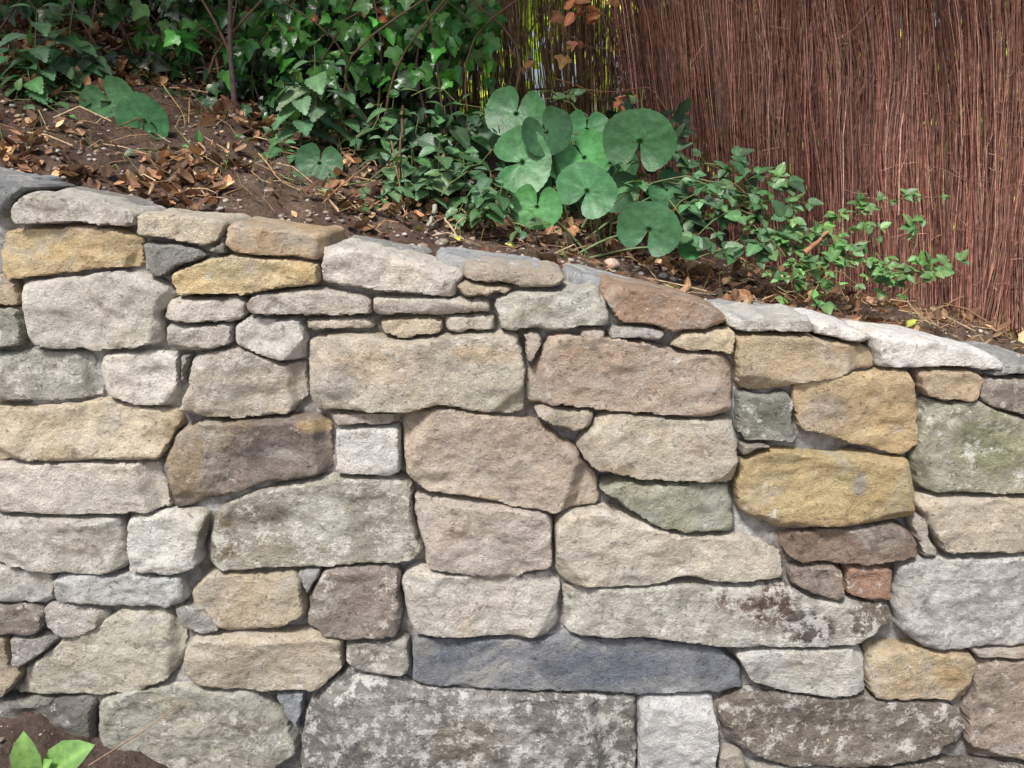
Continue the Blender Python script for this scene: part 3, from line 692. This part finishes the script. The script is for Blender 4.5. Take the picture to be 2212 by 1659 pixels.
for pts in [[(1330,440,.55),(1450,380,.5),(1600,400,.48),(1700,430,.5)],[(1420,470,.5),(1520,420,.46),(1640,470,.44),(1720,520,.42)],
   [(1480,540,.44),(1560,470,.42),(1640,430,.45)],[(1500,350,.6),(1600,370,.58),(1720,400,.55)],[(1440,440,.5),(1540,500,.44),(1600,560,.38)],
   [(1350,350,.62),(1450,340,.6),(1560,355,.6)],[(1560,440,.5),(1640,500,.42),(1700,560,.36)],[(1440,390,.56),(1540,400,.52),(1680,480,.46)],[(1500,560,.38),(1580,520,.40),(1620,480,.42)],
   [(1450,500,.5),(1540,460,.5),(1620,440,.5)],[(1580,400,.56),(1660,440,.52),(1740,500,.46)],[(1380,380,.64),(1480,410,.60),(1560,460,.54)]]:
    leafy(bra,pts,.046,.036,G1)
for pts in [[(1730,600,.40),(1720,520,.42),(1690,440,.45),(1660,375,.48)],[(1730,560,.40),(1800,500,.42),(1900,440,.45),(2010,430,.45)],
   [(1740,590,.38),(1840,560,.36),(1960,590,.34),(2050,590,.32)],[(1740,540,.42),(1640,490,.44),(1560,440,.46)],[(1900,640,.36),(1960,560,.38),(2000,480,.40)],
   [(1700,610,.34),(1760,580,.32),(1840,600,.3)],[(1930,620,.36),(1880,520,.42),(1840,430,.46)],[(1660,600,.34),(1730,640,.3),(1800,620,.3)],[(1940,640,.32),(2000,600,.34),(2060,580,.36)],
   [(1720,580,.38),(1800,540,.38),(1880,520,.38)],[(1640,570,.38),(1700,600,.36),(1790,580,.34)],[(1850,640,.34),(1900,600,.36),(1960,620,.34)],[(1680,560,.40),(1740,500,.42),(1820,460,.44)],[(1760,620,.34),(1820,570,.36),(1900,560,.38)]]:
    leafy(bra,pts,.031,.020,G2,scol=(120,110,70))
bra.obj('bramble',M_leaf)
fol=Acc()
for pts in [[(1200,200,.85),(1250,230,.8),(1300,300,.7)],[(760,330,.62),(800,260,.66),(840,210,.7)],[(420,440,.5),(560,330,.7),(600,300,.7)],[(600,420,.5),(700,440,.45),(760,470,.4)],[(780,470,.42),(820,440,.44),(880,480,.4)],
   [(620,300,.75),(640,350,.66),(600,370,.6)],[(740,330,.7),(700,250,.75),(650,200,.8)],[(960,420,.5),(1010,370,.55),(1060,330,.6)],[(880,210,.8),(960,200,.8),(1060,250,.8)],[(20,330,.55),(80,300,.6),(140,330,.55)],[(1380,200,.9),(1400,250,.8),(1440,290,.8)],
   [(760,400,.5),(840,360,.54),(900,400,.5)],[(300,400,.45),(360,370,.5),(420,380,.5)],[(120,300,.66),(200,290,.7),(300,310,.66)],[(1080,470,.42),(1140,490,.40),(1200,480,.42)],[(1160,240,.85),(1220,200,.88),(1300,210,.88)]]:
    leafy(fol,pts,.036,.032,(74,104,64),T=NET,tri_=False)
region_leaves(fol,BRA,[(780,240,1120,450,.66,.95,420),(1080,240,1480,440,.78,1.0,420),(1440,380,1640,520,.52,.62,120)],.045,(40,66,40),.6,-.3)
fol.obj('weed_patch',M_leaf)

# ------------------------------------------------------------------ dead leaves, pebbles, twigs
lit=Acc();n=15000
x=rng.uniform(-1.7,1.7,n);y=.24+rng.random(n)**1.1*1.25
pk=np.clip(.75-.42*x,.10,1)*np.clip(.42+fbm(np.column_stack([x*5,y*5,0*x]),21,3)*1.3+ (y-.25)*.5,0.05,1)
k=rng.random(n)<pk;x,y=x[k],y[k];n=len(x)
P=bank(x,y)+np.column_stack([0*x,0*x,rng.uniform(.002,.018,n)])
pal=np.array([(142,106,80),(120,90,70),(166,132,100),(104,80,64),(178,152,120),(138,110,88),(92,74,60)])
C=s2l(pal[rng.integers(0,len(pal),n)])*np.exp(rng.normal(-.05,.32,(n,1)))
leaves(lit,DEAD,P,np.column_stack([rng.normal(0,1,n),rng.normal(0,1,n),rng.normal(.1,.3,n)]),jit(n,.45)+[0,-.2,1],.008+.036*rng.random(n)**1.6,C)
fx=[(900,510),(985,545),(1300,545),(1350,560),(1215,560),(1575,600),(1480,590),(1090,560),(1960,660),(2060,650),(1440,640)]
for u,v in fx:
    p=at(u,v,.36);p=bank(np.array([p[0]]),np.array([.36]))[0]+[0,0,.012]
    leaves(lit,OVAL,p,rng.normal(0,1,3)*[1,1,.1],np.array([.1,-.5,1]),[.035],colvar((170,168,80),1,.15,.1))
for (u0,v0,u1,v1,m,d) in [(1200,-10,1350,50,16,1.0),(1100,60,1330,170,7,1.15),(520,0,900,60,8,.95),(150,120,250,180,4,.9),(1340,200,1380,250,4,.95)]:
    for k in range(m):
        leaves(lit,IVY if k%2 else OVAL,at(rng.uniform(u0,u1),rng.uniform(v0,v1),d),rng.normal(0,1,3),np.array([0,-1,.3])+rng.normal(0,.4,3),[rng.uniform(.025,.055)],colvar((186,130,92),1,.25,.1))
lit.obj('leaf_litter',M_dead)
bm=bmesh.new();bmesh.ops.create_icosphere(bm,subdivisions=2,radius=1);bm.verts.ensure_lookup_table()
IV=np.array([v.co[:] for v in bm.verts]);IF=np.array([[v.index for v in f.verts] for f in bm.faces]);bm.free()
peb=Acc()
def pebbles(x,y,fn,smin,smax):
    n=len(x);P=fn(x,y)
    for vi in range(5):
        k=np.arange(n)%5==vi
        tv=IV*(1+.28*vn(IV*1.3+vi*9,vi)[:,None])*np.array([1,.8,.6])
        m=k.sum()
        C=s2l(np.array([(150,144,136),(126,116,104),(166,160,150),(110,100,92),(138,122,108)])[rng.integers(0,5,m)])
        leaves(peb,(tv,IF,np.ones(len(tv))),P[k],np.column_stack([rng.normal(0,1,m),rng.normal(0,1,m),0*rng.random(m)]),jit(m,.2)+[0,0,1],smin+(smax-smin)*rng.random(m)**4,C)
n=4200;x=rng.uniform(-1.5,1.6,n);y=.22+rng.random(n)**1.5*.8;pebbles(x,y,bank,.0015,.010)
n=30;x=rng.uniform(-.3,1.2,n);y=rng.uniform(.26,.5,n);pebbles(x,y,bank,.008,.024)
n=900;x=rng.uniform(-1.6,-.5,n);y=rng.uniform(-.5,-.05,n);pebbles(x,y,front,.0015,.009)
n=500;x=rng.uniform(-.3,1.5,n);y=rng.uniform(.03,.3,n);pebbles(x,y,lambda x,y:np.column_stack([x,y,top(x)-.018]),.001,.006)
p=at(1325,482,.42);pz=G(p[0],.42)+.015
leaves(peb,(IV*(1+.3*vn(IV*1.4+4,3)[:,None])*[1,.7,.55],IF,np.ones(len(IV))),np.array([p[0],.42,pz]),np.array([1.,0,-.3]),np.array([0,0,1.]),[.028],s2l((176,150,136))[None])
peb.obj('pebbles',twig_material('pebble_stone'))
tw=Acc()
n=520;x=rng.uniform(-1.5,1.6,n);y=rng.uniform(.25,1.1,n);P0=bank(x,y)+[0,0,.008]
a=rng.uniform(0,6.28,n);Ln=rng.uniform(.03,.16,n);D=np.column_stack([np.cos(a),np.sin(a)*.6,0*a])*Ln[:,None]
P2=P0+D;P2[:,2]=bank(P2[:,0],P2[:,1])[:,2]+rng.uniform(.004,.03,n);Pm=(P0+P2)/2+rng.normal(0,.008,(n,3))+[0,0,.01]
tubes(tw,np.stack([P0,Pm,P2],1),np.full((n,3),.001)*rng.uniform(.6,2.4,(n,1)),s2l(np.array([(150,120,92),(110,84,62),(176,152,120)])[rng.integers(0,3,n)]),4)
for pts,r,c in [([(940,445,.42),(915,520,.36)],.007,(150,150,138)),([(960,470,.42),(1000,530,.34)],.003,(170,150,118)),([(1000,470,.44),(950,540,.36)],.002,(170,150,118)),
   ([(1740,545,.34),(1790,500,.36)],.007,(150,110,84)),([(640,490,.34),(740,400,.4),(800,350,.45)],.002,(150,110,80)),([(560,330,.5),(620,400,.42),(740,430,.4)],.002,(160,130,90)),
   ([(0,355,.5),(100,360,.5),(200,375,.45),(330,350,.5)],.004,(130,104,84)),([(200,330,.6),(330,300,.6),(480,335,.6)],.002,(150,110,76)),([(350,180,.7),(400,260,.66),(370,330,.6)],.0018,(170,140,96)),
   ([(410,210,.7),(400,330,.55),(380,400,.45)],.002,(150,116,84)),([(250,300,.6),(240,380,.5),(250,450,.4)],.0015,(90,100,60)),([(540,350,.5),(530,430,.4),(560,470,.35)],.0015,(160,120,84)),
   ([(870,230,.7),(860,400,.5)],.004,(96,76,58)),([(845,300,.6),(870,440,.45)],.003,(110,86,64)),([(740,200,.8),(730,330,.7),(760,420,.6)],.002,(120,96,66)),
   ([(1200,170,.95),(1300,200,.9),(1400,190,.95),(1440,240,.9)],.002,(130,90,66)),([(1210,60,1.0),(1270,100,1.0),(1360,110,1.0)],.002,(120,84,60)),([(1230,10,1.0),(1300,30,1.0),(1390,90,1.0)],.0025,(120,84,60)),
   ([(1900,650,.34),(1960,580,.4)],.004,(140,120,100)),([(2000,680,.3),(2080,640,.34)],.002,(140,110,84)),([(100,60,.8),(240,180,.8),(330,130,.85)],.0018,(110,90,60))]:
    l=spline([at(*p) for p in pts],10);l+=rng.normal(0,.0015,l.shape);tubes(tw,l[None],np.linspace(r,r*.6,10)[None],s2l(c)[None],6)
l=spline([at(190,1655,-.35),at(300,1585,-.2),at(405,1508,-.08)],10);tubes(tw,l[None],np.linspace(.0022,.001,10)[None],s2l((160,136,110))[None],5)
tw.obj('fallen_twigs',M_twig)
gr=Acc();n=500;x=rng.uniform(-1.5,1.7,n);y=rng.uniform(.3,1.0,n);P0=bank(x,y);D=np.column_stack([rng.normal(0,.4,n),rng.normal(-.1,.3,n),np.ones(n)])*rng.uniform(.02,.09,(n,1))
P2=P0+D;Pm=P0+D*.55+rng.normal(0,.004,(n,3));P2[:,2]-=.01
tubes(gr,np.stack([P0,Pm,P2],1),np.tile([.0011,.0009,.0003],(n,1)),colvar((110,120,60),n,.25,.15),3);gr.obj('grass_blades',M_leaf)

# ------------------------------------------------------------------ small green seedling, bottom left
sd=Acc();root=at(75,1695,-.45)
gz=root.copy();gz[2]=.05
l=spline([gz,(gz+root)/2+[.01,0,0],root],6);tubes(sd,l[None],np.full((1,6),.003),s2l((120,150,80))[None],5)
for (u,v) in [(12,1668),(40,1608),(162,1614),(128,1672),(88,1650)]:
    dr=at(u,v,-.48)-root
    leaves(sd,OVAL,root+dr*.1,dr,np.array([0,-.8,1]),[np.linalg.norm(dr)*.95],colvar((108,146,82),1,.08,.04))
sd.obj('seedling_plant',M_leaf)

# ------------------------------------------------------------------ light, world, camera
EL=math.radians(55);AZ=math.radians(206)  # hazy light from above and behind the camera, a little to the left
sdir=Vector((math.sin(AZ)*math.cos(EL),math.cos(AZ)*math.cos(EL),math.sin(EL)))
sl=bpy.data.lights.new('sun','SUN');sl.energy=4.8;sl.angle=math.radians(10);sl.color=(1,.965,.92)
so=bpy.data.objects.new('sun',sl);scene.collection.objects.link(so);so.rotation_euler=(-sdir).to_track_quat('-Z','Y').to_euler()
w=bpy.data.worlds.new('World');scene.world=w;w.use_nodes=True;nt=w.node_tree
sk=nt.nodes.new('ShaderNodeTexSky');sk.sky_type='NISHITA';sk.sun_disc=False;sk.sun_elevation=EL;sk.sun_rotation=AZ
sk.dust_density=4.0;sk.air_density=1.0;sk.ozone_density=1.0
nt.links.new(sk.outputs[0],nt.nodes['Background'].inputs[0]);nt.nodes['Background'].inputs[1].default_value=.15
cam=bpy.data.cameras.new('camera');co=bpy.data.objects.new('camera',cam);scene.collection.objects.link(co)
cam.sensor_width=36;cam.lens=FPX/2212*36;cam.clip_end=500;cam.clip_start=.05
co.location=(0,CY,CZ);co.rotation_euler=(math.radians(90)-PITCH,0,0);scene.camera=co
